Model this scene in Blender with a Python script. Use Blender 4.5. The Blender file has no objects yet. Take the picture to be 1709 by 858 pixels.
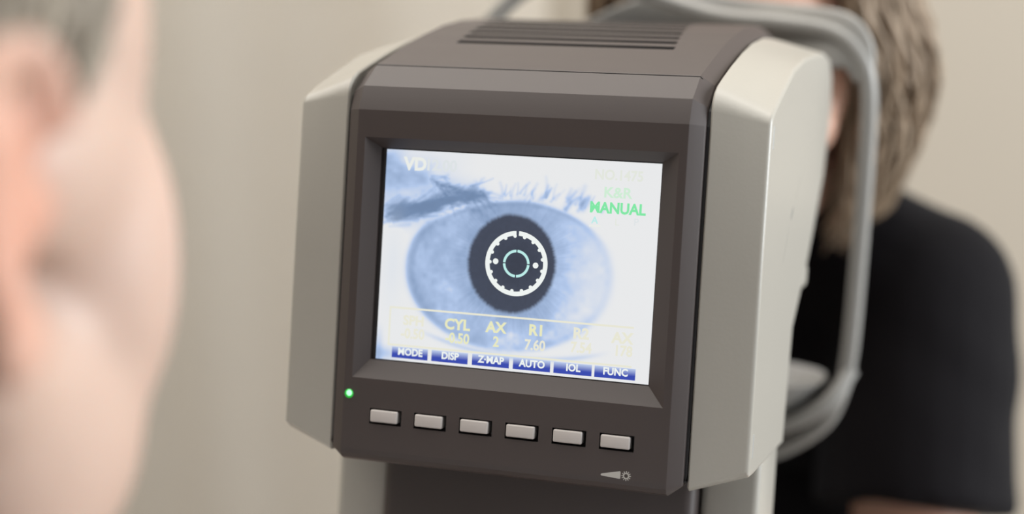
import bpy, bmesh, math, random
import numpy as np
from mathutils import Vector, Matrix, noise
random.seed(7)
scn = bpy.context.scene
COL = scn.collection
R = math.radians
S = .87                     # design units -> metres
Z0 = 1.07                   # height of the screen centre
TILT = R(11.8645)
ct, st = math.cos(TILT), math.sin(TILT)

def D(x, y, z): return Vector((S*x, S*y, S*z+Z0))
def PN(x, u, n): return D(x, u*st+n*ct, u*ct-n*st)      # panel frame: across, up the panel, into the panel

# ------------------------------------------------------------------ camera, light, exposure
cam = bpy.data.cameras.new('camera'); co = bpy.data.objects.new('camera', cam); COL.objects.link(co)
p_, r_, y_ = R(14.08), R(-.2), R(17.744)
fw = Vector((-math.sin(y_)*math.cos(p_), math.cos(y_)*math.cos(p_), -math.sin(p_)))
rt = Vector((math.cos(y_), math.sin(y_), 0)); up = rt.cross(fw)
rt2 = rt*math.cos(r_)+up*math.sin(r_); up2 = -rt*math.sin(r_)+up*math.cos(r_)
m = Matrix((rt2, up2, -fw)).transposed().to_4x4(); m.translation = D(.2089, -.6566, .1759)
co.matrix_world = m
cam.sensor_width = 36; cam.lens = 2578*36/1709; cam.clip_start = .02
cam.dof.use_dof = True; cam.dof.focus_distance = .712*S*.985; cam.dof.aperture_fstop = 3.1
scn.camera = co
scn.view_settings.view_transform = 'Standard'; scn.view_settings.look = 'None'
scn.view_settings.gamma = 1; scn.view_settings.use_curve_mapping = False
scn.view_settings.exposure = 0.0

world = bpy.data.worlds.new('world'); scn.world = world; world.use_nodes = True
world.node_tree.nodes['Background'].inputs[0].default_value = (.97, .98, 1, 1)
world.node_tree.nodes['Background'].inputs[1].default_value = .24

def area(name, loc, target, sx, sy, power, colr):
    l = bpy.data.lights.new(name, 'AREA'); l.shape = 'RECTANGLE'; l.size = sx; l.size_y = sy; l.energy = power; l.color = colr
    o = bpy.data.objects.new(name, l); COL.objects.link(o); o.location = loc
    o.rotation_euler = (Vector(target)-Vector(loc)).to_track_quat('-Z', 'Y').to_euler()
    return o
area('window_light', (2.3, .45, 1.70), (0, .1, 1.05), 1.6, 1.4, 105, (.93, .97, 1))
area('ceiling_light', (-.75, .3, 2.6), (-.75, .3, 0), 2.8, 2.0, 76, (1, .95, .88))

# ------------------------------------------------------------------ materials
def mat(name, colr, rough=.5, metal=0, bump=0, bscale=800, emit=None, estr=1, var=0, vscale=20, sss=0, coat=0, spec=.5):
    m = bpy.data.materials.new(name); m.use_nodes = True; nt = m.node_tree; b = nt.nodes['Principled BSDF']
    b.inputs['Base Color'].default_value = (*colr, 1); b.inputs['Roughness'].default_value = rough
    b.inputs['Metallic'].default_value = metal; b.inputs['Specular IOR Level'].default_value = spec
    if coat: b.inputs['Coat Weight'].default_value = coat
    if sss:
        b.inputs['Subsurface Weight'].default_value = sss; b.inputs['Subsurface Radius'].default_value = (1, .35, .2)
        b.inputs['Subsurface Scale'].default_value = .006
    tc = nt.nodes.new('ShaderNodeTexCoord')
    if var:
        n = nt.nodes.new('ShaderNodeTexNoise'); n.inputs['Scale'].default_value = vscale; n.inputs['Detail'].default_value = 4
        nt.links.new(tc.outputs['Object'], n.inputs['Vector'])
        mx = nt.nodes.new('ShaderNodeMix'); mx.data_type = 'RGBA'
        mx.inputs[6].default_value = (*[c*(1-var) for c in colr], 1); mx.inputs[7].default_value = (*[min(1, c*(1+var)) for c in colr], 1)
        nt.links.new(n.outputs['Fac'], mx.inputs[0]); nt.links.new(mx.outputs[2], b.inputs['Base Color'])
    if bump:
        n = nt.nodes.new('ShaderNodeTexNoise'); n.inputs['Scale'].default_value = bscale; n.inputs['Detail'].default_value = 3
        nt.links.new(tc.outputs['Object'], n.inputs['Vector'])
        bp = nt.nodes.new('ShaderNodeBump'); bp.inputs['Strength'].default_value = bump; bp.inputs['Distance'].default_value = .001
        nt.links.new(n.outputs['Fac'], bp.inputs['Height']); nt.links.new(bp.outputs['Normal'], b.inputs['Normal'])
    if emit:
        b.inputs['Emission Color'].default_value = (*emit, 1); b.inputs['Emission Strength'].default_value = estr
    return m
def vcol_mat(name, attr, emission=False, estr=1, rough=.5, sss=0):
    m = bpy.data.materials.new(name); m.use_nodes = True; nt = m.node_tree; b = nt.nodes['Principled BSDF']
    a = nt.nodes.new('ShaderNodeVertexColor'); a.layer_name = attr
    b.inputs['Roughness'].default_value = rough
    if emission:
        b.inputs['Base Color'].default_value = (.01, .01, .01, 1)
        b.inputs['Specular IOR Level'].default_value = .12
        nt.links.new(a.outputs['Color'], b.inputs['Emission Color']); b.inputs['Emission Strength'].default_value = estr
    else:
        nt.links.new(a.outputs['Color'], b.inputs['Base Color'])
        if sss:
            b.inputs['Subsurface Weight'].default_value = sss; b.inputs['Subsurface Radius'].default_value = (1, .35, .2)
            b.inputs['Subsurface Scale'].default_value = .006
    return m
M_dark = mat('dark taupe plastic', (.044, .0330, .0305), .52, bump=.03, bscale=2500, spec=.5)
M_groove = mat('black gap', (.012, .011, .012), .6)
M_pale = mat('warm white plastic', (.325, .310, .275), .32, bump=.05, bscale=600, spec=.45)
M_key = mat('key plastic', (.46, .43, .41), .45)
M_rest = mat('grey rest plastic', (.28, .275, .26), .38)
M_tray = mat('white rest plastic', (.30, .30, .29), .4)
M_print = mat('grey print', (.42, .41, .385), .6)
M_wall = mat('wall paint', (.46, .415, .35), .9, bump=.1, bscale=60, var=.02, vscale=2)
M_curtain = mat('curtain cloth', (.84, .795, .72), .95, bump=.15, bscale=900)
M_floor = mat('floor vinyl', (.32, .28, .24), .5, var=.12, vscale=6)
M_table = mat('table laminate', (.62, .60, .57), .4)
M_metal = mat('metal', (.55, .55, .55), .3, metal=1)
M_black = mat('black rubber', (.02, .02, .02), .6)
M_glass = mat('lens glass', (.02, .025, .04), .05, coat=1)
M_led = mat('green lamp', (.01, .2, .03), .3, emit=(.01, .55, .04), estr=.6)
M_ledhot = mat('green lamp core', (.1, .5, .2), .3, emit=(.35, 1, .45), estr=1.6)
M_skin2 = mat('skin patient', (.50, .29, .21), .5, var=.08, vscale=25, sss=.15)
M_shirt = mat('black cotton', (.0040, .0032, .0042), .85, bump=.4, bscale=700)
_b = M_shirt.node_tree.nodes['Principled BSDF']; _b.inputs['Sheen Weight'].default_value = .03; _b.inputs['Sheen Tint'].default_value = (.75, .88, 1, 1); _b.inputs['Sheen Roughness'].default_value = .4; _b.inputs['Specular IOR Level'].default_value = .12
M_trouser = mat('trouser cloth', (.05, .06, .09), .9, var=.15, vscale=40)
M_coat = mat('white cloth', (.65, .66, .68), .9, bump=.3, bscale=500)
M_eye = mat('eye white', (.75, .73, .70), .2)
M_iris = mat('iris', (.08, .12, .16), .2)
M_lash = mat('lash hair', (.05, .035, .025), .7)
M_lip = mat('lip', (.45, .2, .17), .5)

# ------------------------------------------------------------------ mesh helpers
ORG = {}
def root(name, loc, label, cat, group=None):
    o = bpy.data.objects.new(name, None); COL.objects.link(o); o.location = loc; o.empty_display_size = .05
    o['label'] = label; o['category'] = cat
    if group: o['group'] = group
    ORG[o.name] = Vector(loc); return o
def finish(bm, name, material, parent=None, smooth=True, ang=32, label=None, kind=None, flat=False):
    org = ORG[parent.name] if parent else Vector((0, 0, 0))
    bmesh.ops.recalc_face_normals(bm, faces=bm.faces)
    if smooth and not flat:
        lim = R(ang)
        for e in bm.edges:
            e.smooth = not (len(e.link_faces) == 2 and e.calc_face_angle(0) > lim)
        for f in bm.faces: f.smooth = len(f.verts) < 9
    bm.transform(Matrix.Translation(-org))
    me = bpy.data.meshes.new(name); bm.to_mesh(me); bm.free()
    return link(me, name, material, parent, label, kind)
def link(me, name, material, parent=None, label=None, kind=None):
    if material and not me.materials: me.materials.append(material)
    o = bpy.data.objects.new(name, me); COL.objects.link(o)
    if parent: o.parent = parent; ORG[o.name] = ORG[parent.name]
    else: ORG[o.name] = Vector((0, 0, 0))
    if label: o['label'] = label
    if kind: o['kind'] = kind
    return o
def loft(bm, rings, cap=True, closed=True):
    vs = [[bm.verts.new(p) for p in r] for r in rings]; n = len(rings[0])
    for a, b in zip(vs, vs[1:]):
        for i in range(n if closed else n-1):
            j = (i+1) % n
            bm.faces.new((a[i], a[j], b[j], b[i]))
    if cap:
        bm.faces.new(vs[0][::-1]); bm.faces.new(vs[-1])
    return vs
def box(bm, f, x0, x1, u0, u1, n0, n1):
    P = [f(x, u, n) for x in (x0, x1) for u in (u0, u1) for n in (n0, n1)]
    v = [bm.verts.new(p) for p in P]
    for q in ((0, 1, 3, 2), (4, 6, 7, 5), (0, 4, 5, 1), (2, 3, 7, 6), (0, 2, 6, 4), (1, 5, 7, 3)): bm.faces.new([v[i] for i in q])
    return v
def rbox(f, x0, x1, u0, u1, n0, n1, b, seg=3):
    bm = bmesh.new(); box(bm, f, x0, x1, u0, u1, n0, n1)
    bmesh.ops.recalc_face_normals(bm, faces=bm.faces)
    bmesh.ops.bevel(bm, geom=bm.edges[:], offset=b, segments=seg, profile=.5, affect='EDGES'); return bm
def catmull(pts, k=8, closed=False):
    pts = [Vector(p) for p in pts]; out = []; n = len(pts)
    rng = range(n if closed else n-1)
    for i in rng:
        g = (lambda j: pts[j % n]) if closed else (lambda j: pts[min(max(j, 0), n-1)])
        a, b, c, d = g(i-1), g(i), g(i+1), g(i+2)
        for s in range(k):
            t = s/k
            out.append(.5*((2*b)+(c-a)*t+(2*a-5*b+4*c-d)*t*t+(3*b-a-3*c+d)*t*t*t))
    if not closed: out.append(pts[-1])
    return out
def sweep(bm, path, sec, upv=Vector((0, 1, 0)), scale=None, cap=True, tilt=None):
    """sec: list of (a,b): a across the path in its plane, b along upv"""
    rings = []
    for i, p in enumerate(path):
        t = (path[min(i+1, len(path)-1)]-path[max(i-1, 0)]).normalized()
        b = (upv-t*upv.dot(t)).normalized(); a = t.cross(b)
        sa, sb = scale[i] if scale else (1, 1)
        rings.append([p+a*(x*sa)+b*(y*sb) for x, y in sec])
    loft(bm, rings, cap)
def rrect(w, h, r, k=4):
    o = []
    for cx, cy, a0 in ((w/2-r, h/2-r, 0), (-w/2+r, h/2-r, 90), (-w/2+r, -h/2+r, 180), (w/2-r, -h/2+r, 270)):
        for i in range(k+1):
            a = R(a0+90*i/k); o.append((cx+r*math.cos(a), cy+r*math.sin(a)))
    return o
def lathe(bm, c, axis, prof, k=24):
    axis = Vector(axis).normalized(); x = axis.orthogonal().normalized(); y = axis.cross(x); c = Vector(c)
    loft(bm, [[c+axis*h+(x*math.cos(2*math.pi*i/k)+y*math.sin(2*math.pi*i/k))*max(r, 1e-5) for i in range(k)] for r, h in prof])
def evaluated(o):
    dg = bpy.context.evaluated_depsgraph_get(); dg.update()
    me = bpy.data.meshes.new_from_object(o.evaluated_get(dg)); return me
def blob(prims, voxel, smooth_it=6, post=None):
    """one continuous surface from ellipsoids and tapered limbs (world coordinates)"""
    bm = bmesh.new()
    for q in prims:
        if q[0] == 'e':
            _, c, rad, rot = q
            mm = Matrix.Translation(c) @ rot.to_4x4() @ Matrix.Diagonal((*rad, 1))
            sg = 28 if max(rad) > .03 else 14
            bmesh.ops.create_uvsphere(bm, u_segments=sg, v_segments=sg*2//3, radius=1, matrix=mm)
        else:
            _, a, ra, b, rb = q[:5]; ends = q[5] if len(q) > 5 else 3
            a = Vector(a); b = Vector(b); g_ = 20 if ra > .03 else 10
            if ends & 1: bmesh.ops.create_uvsphere(bm, u_segments=g_, v_segments=g_*2//3, radius=ra, matrix=Matrix.Translation(a))
            if ends & 2: bmesh.ops.create_uvsphere(bm, u_segments=g_, v_segments=g_*2//3, radius=rb, matrix=Matrix.Translation(b))
            d = b-a
            if d.length > 1e-4: lathe(bm, a, d, [(ra, 0), (rb, d.length)], g_)
    me = bpy.data.meshes.new('tmp'); bm.to_mesh(me); bm.free()
    o = bpy.data.objects.new('tmp', me); COL.objects.link(o)
    rm = o.modifiers.new('r', 'REMESH'); rm.mode = 'VOXEL'; rm.voxel_size = voxel
    if smooth_it:
        sm = o.modifiers.new('s', 'SMOOTH'); sm.iterations = smooth_it; sm.factor = .5
    out = evaluated(o); bpy.data.objects.remove(o); bpy.data.meshes.remove(me)
    out.polygons.foreach_set('use_smooth', [True]*len(out.polygons))
    return out
def link_blob(me, name, material, parent, label=None):
    me.transform(Matrix.Translation(-ORG[parent.name])); me.name = name
    return link(me, name, material, parent, label)

# ------------------------------------------------------------------ the room
FLOORZ = 0.0
def slab(name, x0, x1, y0, y1, z0, z1, m_):
    bm = bmesh.new(); box(bm, lambda a, b, c: Vector((a, b, c)), x0, x1, y0, y1, z0, z1)
    o = finish(bm, name, m_, flat=True, smooth=False, kind='structure'); return o
WY = 1.42
slab('floor', -2.2, 2.6, -1.8, WY, -.06, 0, M_floor)
slab('wall_back', -2.2, 2.6, WY, WY+.12, -.06, 2.7, M_wall)
slab('wall_left', -2.32, -2.2, -1.8, WY+.12, -.06, 2.7, M_wall)
bm = bmesh.new(); box(bm, lambda a, b, c: Vector((a, b, c)), -2.2, 2.6, WY-.014, WY, 0, .09)
finish(bm, 'baseboard_back', M_tray, kind='structure', flat=True)
# hanging curtain in front of the left half of the back wall
bm = bmesh.new(); XE = -.38
def foldy(x, z):
    s = (x-XE)
    return WY-.075 + .0050*math.sin(s*17+.35*math.sin(z*1.7)+1.2) + .0012*math.sin(s*41+.8*z) + .006*math.sin(s*7+.5*z)
nx, nz = 260, 24
g = [[bm.verts.new((-1.95+(XE+1.95)*i/nx, foldy(-1.95+(XE+1.95)*i/nx, 2.45*j/nz), .03+2.42*j/nz)) for j in range(nz+1)] for i in range(nx+1)]
for i in range(nx):
    for j in range(nz): bm.faces.new((g[i][j], g[i+1][j], g[i+1][j+1], g[i][j+1]))
bmesh.ops.solidify(bm, geom=bm.faces[:], thickness=.004)
cur = finish(bm, 'curtain', M_curtain, ang=60)
cur['label'] = 'pale beige curtain with soft vertical folds hanging at the back left, behind the instrument'; cur['category'] = 'curtain'
bm = bmesh.new(); lathe(bm, (-2.05, WY-.075, 2.5), (1, 0, 0), [(0, 0), (.02, .0), (.02, .02), (.012, .02), (.012, 1.72), (.02, 1.72), (.02, 1.75), (0, 1.75)], 16)
for xx in (-1.9, -.5): box(bm, lambda a, b, c: Vector((a, b, c)), xx-.008, xx+.008, WY-.08, WY, 2.492, 2.508)
rod = finish(bm, 'curtain_rod', M_metal); rod['label'] = 'metal curtain rod on the back wall above the beige curtain'; rod['category'] = 'curtain rod'

# ------------------------------------------------------------------ table
TZ = -.372
tb = root('instrument_table', D(.02, .14, -1.23), 'pale laminate table on a metal column carrying the eye measuring instrument', 'table')
ident = lambda a, b, c: D(a, b, c)
finish(rbox(ident, -.34, .38, -.14, .42, TZ-.03, TZ, .006), 'table_top', M_table, tb)
bm = bmesh.new(); lathe(bm, D(.02, .14, -1.19), (0, 0, 1), [(.055, 0), (.055, .35), (.04, .35), (.04, (1.19+TZ-.03)*S)], 28); finish(bm, 'column', M_metal, tb)
finish(rbox(ident, -.11, .15, -.1, .38, -1.23, -1.19, .012), 'base', M_table, tb)

# ------------------------------------------------------------------ the instrument
ins = root('autorefractor', D(.0, .12, TZ), 'dark taupe and white eye examination instrument with a lit eye image on its screen', 'eye examination instrument')
XF, XG = .0785, .0850

def arc(c, r, a0, a1, k):
    return [(c[0]+r*math.cos(R(a0+(a1-a0)*i/k)), c[1]+r*math.sin(R(a0+(a1-a0)*i/k))) for i in range(k+1)]
# side profile of the dark head, (u, n) pairs, from bottom front over the top to the back
prof = [(-.0925, -.0070), (-.0950, -.0066), (-.0972, -.0052), (-.0984, -.0028), (-.0988, .0005), (-.0992, .020), (-.1, .06), (-.1, .195),
        (.09, .215), (.118, .213), (.1285, .200), (.1310, .188), (.1300, .165), (.1245, .128), (.1185, .100), (.1105, .0720), (.1045, .0535), (.0990, .0375), (.0940, .0235), (.0902, .0125),
        (.0786, -.0028), (.0672, -.0070), (.0, -.0070)]
cen = (.01, .09)
def ring(x, d):
    """profile inset by d along its inward normal"""
    out = []; n = len(prof)
    for i, (u, q) in enumerate(prof):
        a = prof[i-1]; b = prof[(i+1) % n]; t = Vector((b[0]-a[0], b[1]-a[1]))
        t.normalize(); nrm = Vector((t.y, -t.x))
        if nrm.dot(Vector((cen[0]-u, cen[1]-q))) < 0: nrm = -nrm
        out.append(PN(x, u+nrm.x*d, q+nrm.y*d))
    return out
bm = bmesh.new()
st_ = [(-XG, .0056), (-XG+.0004, .0048), (-XF, 0), (XF, 0), (XG-.0004, .0048), (XG, .0056)]
loft(bm, [ring(x, d) for x, d in st_])
bmesh.ops.recalc_face_normals(bm, faces=bm.faces)
me = bpy.data.meshes.new('h'); bm.to_mesh(me); bm.free(); ho = bpy.data.objects.new('h', me); COL.objects.link(ho)
me.materials.append(M_dark); me.materials.append(M_groove)
bv = ho.modifiers.new('v', 'BEVEL'); bv.width = .0018; bv.segments = 4; bv.limit_method = 'ANGLE'; bv.angle_limit = R(14)
# cutters: screen recess, key wells, lamp hole, top seam, vent slots
KEYX = [-.0567, -.0344, -.0120, .0103, .0327, .0549]; KU = -.0763
bm = bmesh.new()
o0 = (-.0746, .0748, -.0588, .0545); i0 = (-.0684, .0666, -.0504, .0500)
def rect(x0, x1, u0, u1, n): return [PN(x0, u0, n), PN(x1, u0, n), PN(x1, u1, n), PN(x0, u1, n)]
def ext(k): return [o0[i]+(o0[i]-i0[i])*k for i in range(4)]
loft(bm, [rect(*ext(.3), -.0070-.0060*.3), rect(*i0, -.0010), rect(*i0, .0060)])
bmesh.ops.recalc_face_normals(bm, faces=bm.faces)
for f in bm.faces: f.material_index = 0
me1 = bpy.data.meshes.new('c1'); bm.to_mesh(me1); bm.free()
bm = bmesh.new()
for kx in KEYX: box(bm, PN, kx-.0080, kx+.0080, KU-.0037, KU+.0037, -.012, -.001)
for k in range(11):
    n0 = .0565+k*.0118; u_ = np.interp(n0, [.0535, .072, .1, .128, .165, .188], [.1045, .1105, .1185, .1245, .13, .131])
    box(bm, PN, -.055-.0011*k, .0560-.0013*k, u_-.0045, u_+.02, n0, n0+.0058)
# seam along the top: a 0.6 mm cut across
bx = box(bm, PN, -.09, .09, .0885, .099, .0114, .0120)
bmesh.ops.recalc_face_normals(bm, faces=bm.faces)
me2 = bpy.data.meshes.new('c2'); bm.to_mesh(me2); bm.free(); me2.materials.append(M_groove)
me1.materials.append(M_dark)
for mm in (me1, me2):
    c = bpy.data.objects.new('c', mm); COL.objects.link(c)
    b = ho.modifiers.new('b', 'BOOLEAN'); b.operation = 'DIFFERENCE'; b.solver = 'EXACT'; b.use_self = True; b.object = c; b.material_mode = 'TRANSFER'
out = evaluated(ho)
for ob in list(COL.objects):
    if ob.name[:1] in 'ch' and ob.name in ('h', 'c', 'c.001'): bpy.data.objects.remove(ob)
bm = bmesh.new(); bm.from_mesh(out); mats = list(out.materials)
housing = finish(bm, 'head_housing', None, ins, ang=13, label='dark taupe plastic head housing')
for mm in mats: housing.data.materials.append(mm)

# dark gap plates between head and side covers
for s in (-1, 1):
    bm = bmesh.new(); loft(bm, [ring(s*(XG+.0000), .0075), ring(s*(XG+.0013), .0075)])
    finish(bm, 'gap_seal', M_groove, ins, flat=True, smooth=False, label='black gap strip between head and side cover')

# side covers
P0 = [(-.0945, .0006), (-.0962, .0030), (-.097, .02), (-.097, .12), (-.03, .13), (.005, .175), (.05, .222), (.095, .236), (.115, .228), (.1225, .205), (.1240, .175),
      (.1202, .134), (.1139, .099), (.1062, .070), (.0974, .0415), (.0905, .0215), (.0858, .0090), (.0825, .0035), (.0785, .0005), (.0735, -.0006), (.0, -.0006)]
P1 = [(-.0852, .0034), (-.0885, .0080), (-.089, .02), (-.089, .12), (-.03, .13), (.0045, .180), (.0494, .228), (.0895, .2455), (.1100, .240), (.1183, .222), (.1193, .195),
      (.1158, .1626), (.1085, .109), (.0994, .070), (.0905, .0470), (.0840, .0300), (.0785, .0165), (.0745, .0080), (.0722, .0050), (.0690, .0036), (.0, .0030)]
def inset(P, d, c):
    out = []; n = len(P)
    for i, (u, q) in enumerate(P):
        a = P[i-1]; b = P[(i+1) % n]; t = Vector((b[0]-a[0], b[1]-a[1])).normalized(); nrm = Vector((t.y, -t.x))
        if nrm.dot(Vector((c[0]-u, c[1]-q))) < 0: nrm = -nrm
        out.append((u+nrm.x*d, q+nrm.y*d))
    return out
def densify(P):
    o = []
    n = len(P)
    for i in range(n):
        a, b = P[i], P[(i+1) % n]; L = math.hypot(b[0]-a[0], b[1]-a[1]); k = max(1, int(L/.02))
        o += [(a[0]+(b[0]-a[0])*j/k, a[1]+(b[1]-a[1])*j/k) for j in range(k)]
    return o
def lerpP(A, B, t): return [(a[0]+(b[0]-a[0])*t, a[1]+(b[1]-a[1])*t) for a, b in zip(A, B)]
XO = .1132
for s in (-1, 1):
    bm = bmesh.new(); c = (.0, .1)
    rings = [(.0865, inset(P0, .0012, c)), (.0868, inset(P0, .0004, c)), (.0874, P0)]
    for t in (.25, .5, .75): rings.append((.0874+(XO-.0022-.0874)*t, lerpP(P0, P1, t)))
    for a in (0, 22, 45, 67, 90): rings.append((XO-.0022+.0022*math.sin(R(a)), inset(P1, .0022*(1-math.cos(R(a))), c)))
    rings.append((XO, inset(P1, .0028, c)))
    loft(bm, [[PN(s*x, u, n) for u, n in P] for x, P in rings])
    cv = finish(bm, 'side_cover', M_pale, ins, ang=38, label='warm white side cover')
    # lug at the back edge of the cover
    finish(rbox(PN, *sorted((s*.098, s*.1128)), -.012, .004, .170, .186, .004), 'rear_lug', M_pale, cv)
    # thin moulded marks near the outer edge
    for u0, u1 in ((.0585, .0690), (-.0800, -.0690)):
        finish(rbox(PN, *sorted((s*(XO-.0006), s*(XO+.0002))), u0, u1, .0105, .0125, .0002, 1), 'moulded_mark', M_tray, cv)
    if s > 0:   # two grey scuffs on the visible side
        for (a, b, w) in (((.0335, .099), (.0265, .090), .0014), ((.050, .120), (.036, .104), .0003), ((.024, .086), (.006, .072), .0005)):
            bm = bmesh.new(); va = Vector(a); vb = Vector(b); t = (vb-va).normalized(); nn = Vector((-t.y, t.x))
            P = [va, va.lerp(vb, .3)+nn*w, va.lerp(vb, .7)+nn*w*.8, vb, va.lerp(vb, .7)-nn*w*.8, va.lerp(vb, .3)-nn*w]
            loft(bm, [[PN(XO-.0002, q.x, q.y) for q in P], [PN(XO+.00005, q.x, q.y) for q in P]])
            finish(bm, 'scuff', mat('scuff grey', (.17, .168, .16), .6) if w > .001 else mat('scuff faint', (.26, .25, .225), .5), cv, flat=True, label='grey scuff mark')

# keys
for i, kx in enumerate(KEYX):
    finish(rbox(PN, kx-.0073, kx+.0062, KU-.0026, KU+.0031, -.0082, -.0012, .0006), 'key', M_key, ins, label='pale push key below the screen')
# status lamp
bm = bmesh.new(); lathe(bm, PN(-.0757, -.0668, -.0062), PN(0, 0, -1)-PN(0, 0, 0), [(.0022*S, 0), (.0022*S, .0008), (.0018*S, .0012), (0, .0014)], 20); lam = finish(bm, 'status_lamp', M_led, ins, label='small glowing green lamp')
bm = bmesh.new(); lathe(bm, PN(-.0753, -.0664, -.0078), PN(0, 0, -1)-PN(0, 0, 0), [(.0014*S, 0), (.0013*S, .0003), (0, .0005)], 16); finish(bm, 'lamp_core', M_ledhot, lam)
# brightness mark: wedge and sun
bm = bmesh.new()
def prism(bm, pts, n0, n1): loft(bm, [[PN(x, u, n0) for x, u in pts], [PN(x, u, n1) for x, u in pts]])
W0 = (.0485, -.0912)
prism(bm, [(.0485, -.0914), (.0488, -.0909), (.0572, -.0890), (.0576, -.0893), (.0576, -.0922), (.0572, -.0924), (.0488, -.0918)], -.0068, -.00715)
sc = (.0602, -.0908)
k = 20
def circ(c, r, k=20): return [(c[0]+r*math.cos(2*math.pi*i/k), c[1]+r*math.sin(2*math.pi*i/k)) for i in range(k)]
for i in range(12):
    a = 2*math.pi*i/12; d = (math.cos(a), math.sin(a)); q = (-d[1]*.00018, d[0]*.00018)
    prism(bm, [(sc[0]+d[0]*.0014+q[0], sc[1]+d[1]*.0014+q[1]), (sc[0]+d[0]*.0022+q[0], sc[1]+d[1]*.0022+q[1]), (sc[0]+d[0]*.0022-q[0], sc[1]+d[1]*.0022-q[1]), (sc[0]+d[0]*.0014-q[0], sc[1]+d[1]*.0014-q[1])], -.0068, -.00715)
A, B = circ(sc, .0014, 24), circ(sc, .0009, 24)
for i in range(24):
    j = (i+1) % 24; prism(bm, [A[i], A[j], B[j], B[i]], -.0068, -.00715)
finish(bm, 'brightness_mark', M_print, ins, flat=True, smooth=False, label='printed grey wedge and sun mark')

# neck
bm = bmesh.new(); NZ = -.30
sec = rrect(.162, .14, .006)
bmx = rbox(PN, -.081, .081, -.31, -.097, .055, .19, .005); finish(bmx, 'neck_panel', M_dark, ins, label='dark recessed neck panel')
for s in (-1, 1):
    bm = rbox(PN, *sorted((s*.0815, s*.1105)), -.31, -.0885, .066, .1235, .0035, 4); finish(bm, 'neck_cover', M_pale, ins, label='warm white neck side cover')
# base with slide unit, feet and joystick below the frame
finish(rbox(ident, -.13, .13, .0, .30, -.345, -.255, .012), 'slide_base', M_pale, ins)
finish(rbox(ident, -.15, .15, -.05, .335, TZ+.004, -.340, .008), 'foot_plate', M_dark, ins)
for x in (-.12, .12):
    for y in (-.02, .30):
        bm = bmesh.new(); lathe(bm, D(x, y, TZ), (0, 0, 1), [(.014, 0), (.014, .006)], 16); finish(bm, 'rubber_foot', M_black, ins)
bm = bmesh.new(); lathe(bm, D(.0, -.03, -.345), (0, -.15, 1), [(.016, 0), (.014, .01), (.007, .014), (.008, .05), (.013, .058), (.014, .085), (.009, .094), (0, .096)], 24)
finish(bm, 'joystick', M_black, ins)
bm = bmesh.new(); lathe(bm, PN(0, .01, .21), PN(0, 0, 1)-PN(0, 0, 0), [(.035, -.02), (.035, .018), (.030, .024), (.018, .025), (.016, .02), (0, .02)], 36)
finish(bm, 'measuring_window', M_glass, ins)

# --- chin and forehead rest
arch_sec = rrect(.0095*S, .017*S, .0035*S)
def mir(L): return L
right = [(0, .3, -.205), (.05, .3, -.202), (.085, .3, -.192), (.112, .3, -.172), (.123, .3, -.150), (.1275, .3, -.122), (.130, .3, -.06), (.1315, .3, .0), (.1310, .3, .045)]
top = [(.124, .302, .066), (.107, .306, .079), (.075, .314, .083), (.03, .324, .086), (-.02, .326, .100), (-.055, .318, .109), (-.082, .308, .104), (-.106, .303, .086), (-.120, .30, .060)]
left = [(-x, y, z) for x, y, z in right[::-1]]
left = [(min(x, -.0) if i else -.1265, y, z) for i, (x, y, z) in enumerate(left)]
path = catmull([D(*p) for p in right+top+left[1:]], 8)
bm = bmesh.new(); sweep(bm, path, arch_sec, Vector((0, 1, 0)))
arch = finish(bm, 'chinrest_frame', M_rest, ins, ang=50, label='grey chin and forehead rest frame')
# raised ridge following the outside of the frame
# forehead band
fb = [(.128, .298, .052), (.122, .300, .066), (.108, .304, .074), (.085, .315, .076), (.05, .335, .077), (.01, .340, .080), (-.02, .338, .076), (-.05, .328, .066), (-.085, .312, .050), (-.122, .300, .030)]
fpth = catmull([D(*p) for p in fb], 8)
sc_ = []
for i in range(len(fpth)):
    t = i/(len(fpth)-1); e = min(1, t/.22); w = .35+.65*(e*e*(3-2*e)); 
    if t > .66: q = (t-.66)/.34; w = 1-.62*q
    sc_.append((w, 1))
bm = bmesh.new(); sweep(bm, fpth, rrect(.037*S, .008*S, .003*S), Vector((0, .975, -.22)), scale=sc_)
finish(bm, 'forehead_band', M_rest, arch, ang=50, label='broad grey forehead band')
# inner lower bar and chin tray
lb = catmull([D(*p) for p in [(.1285, .299, -.134), (.119, .288, -.149), (.103, .285, -.162), (.08, .285, -.172), (.04, .285, -.176), (0, .285, -.177), (-.04, .285, -.176), (-.08, .285, -.172), (-.103, .285, -.162), (-.119, .288, -.149), (-.1285, .299, -.134)]], 6)
bm = bmesh.new(); sweep(bm, lb, rrect(.009*S, .016*S, .003*S)); finish(bm, 'lower_bar', M_rest, arch, ang=50)
bm = bmesh.new(); rings = []
for zz, w, dd in ((-.170, .070, .014), (-.167, .088, .020), (-.157, .102, .026), (-.1425, .112, .030), (-.1405, .1135, .031), (-.1405, .110, .028), (-.146, .095, .022)):
    rings.append([D(w*math.copysign(abs(math.cos(a))**.6, math.cos(a)), .300+dd*math.copysign(abs(math.sin(a))**.7, math.sin(a)), zz) for a in [2*math.pi*i/48 for i in range(48)]])
loft(bm, rings); finish(bm, 'chin_tray', M_tray, arch, ang=50, label='pale chin tray')
bm = bmesh.new(); lathe(bm, D(0, .30, -.36), (0, 0, 1), [(.02, 0), (.02, .08*S), (.013, .085*S), (.013, .2*S)], 20); finish(bm, 'rest_column', M_metal, arch)
finish(rbox(ident, -.11, .115, .28, .335, -.31, -.262, .01), 'rest_bracket', M_tray, arch)

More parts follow.
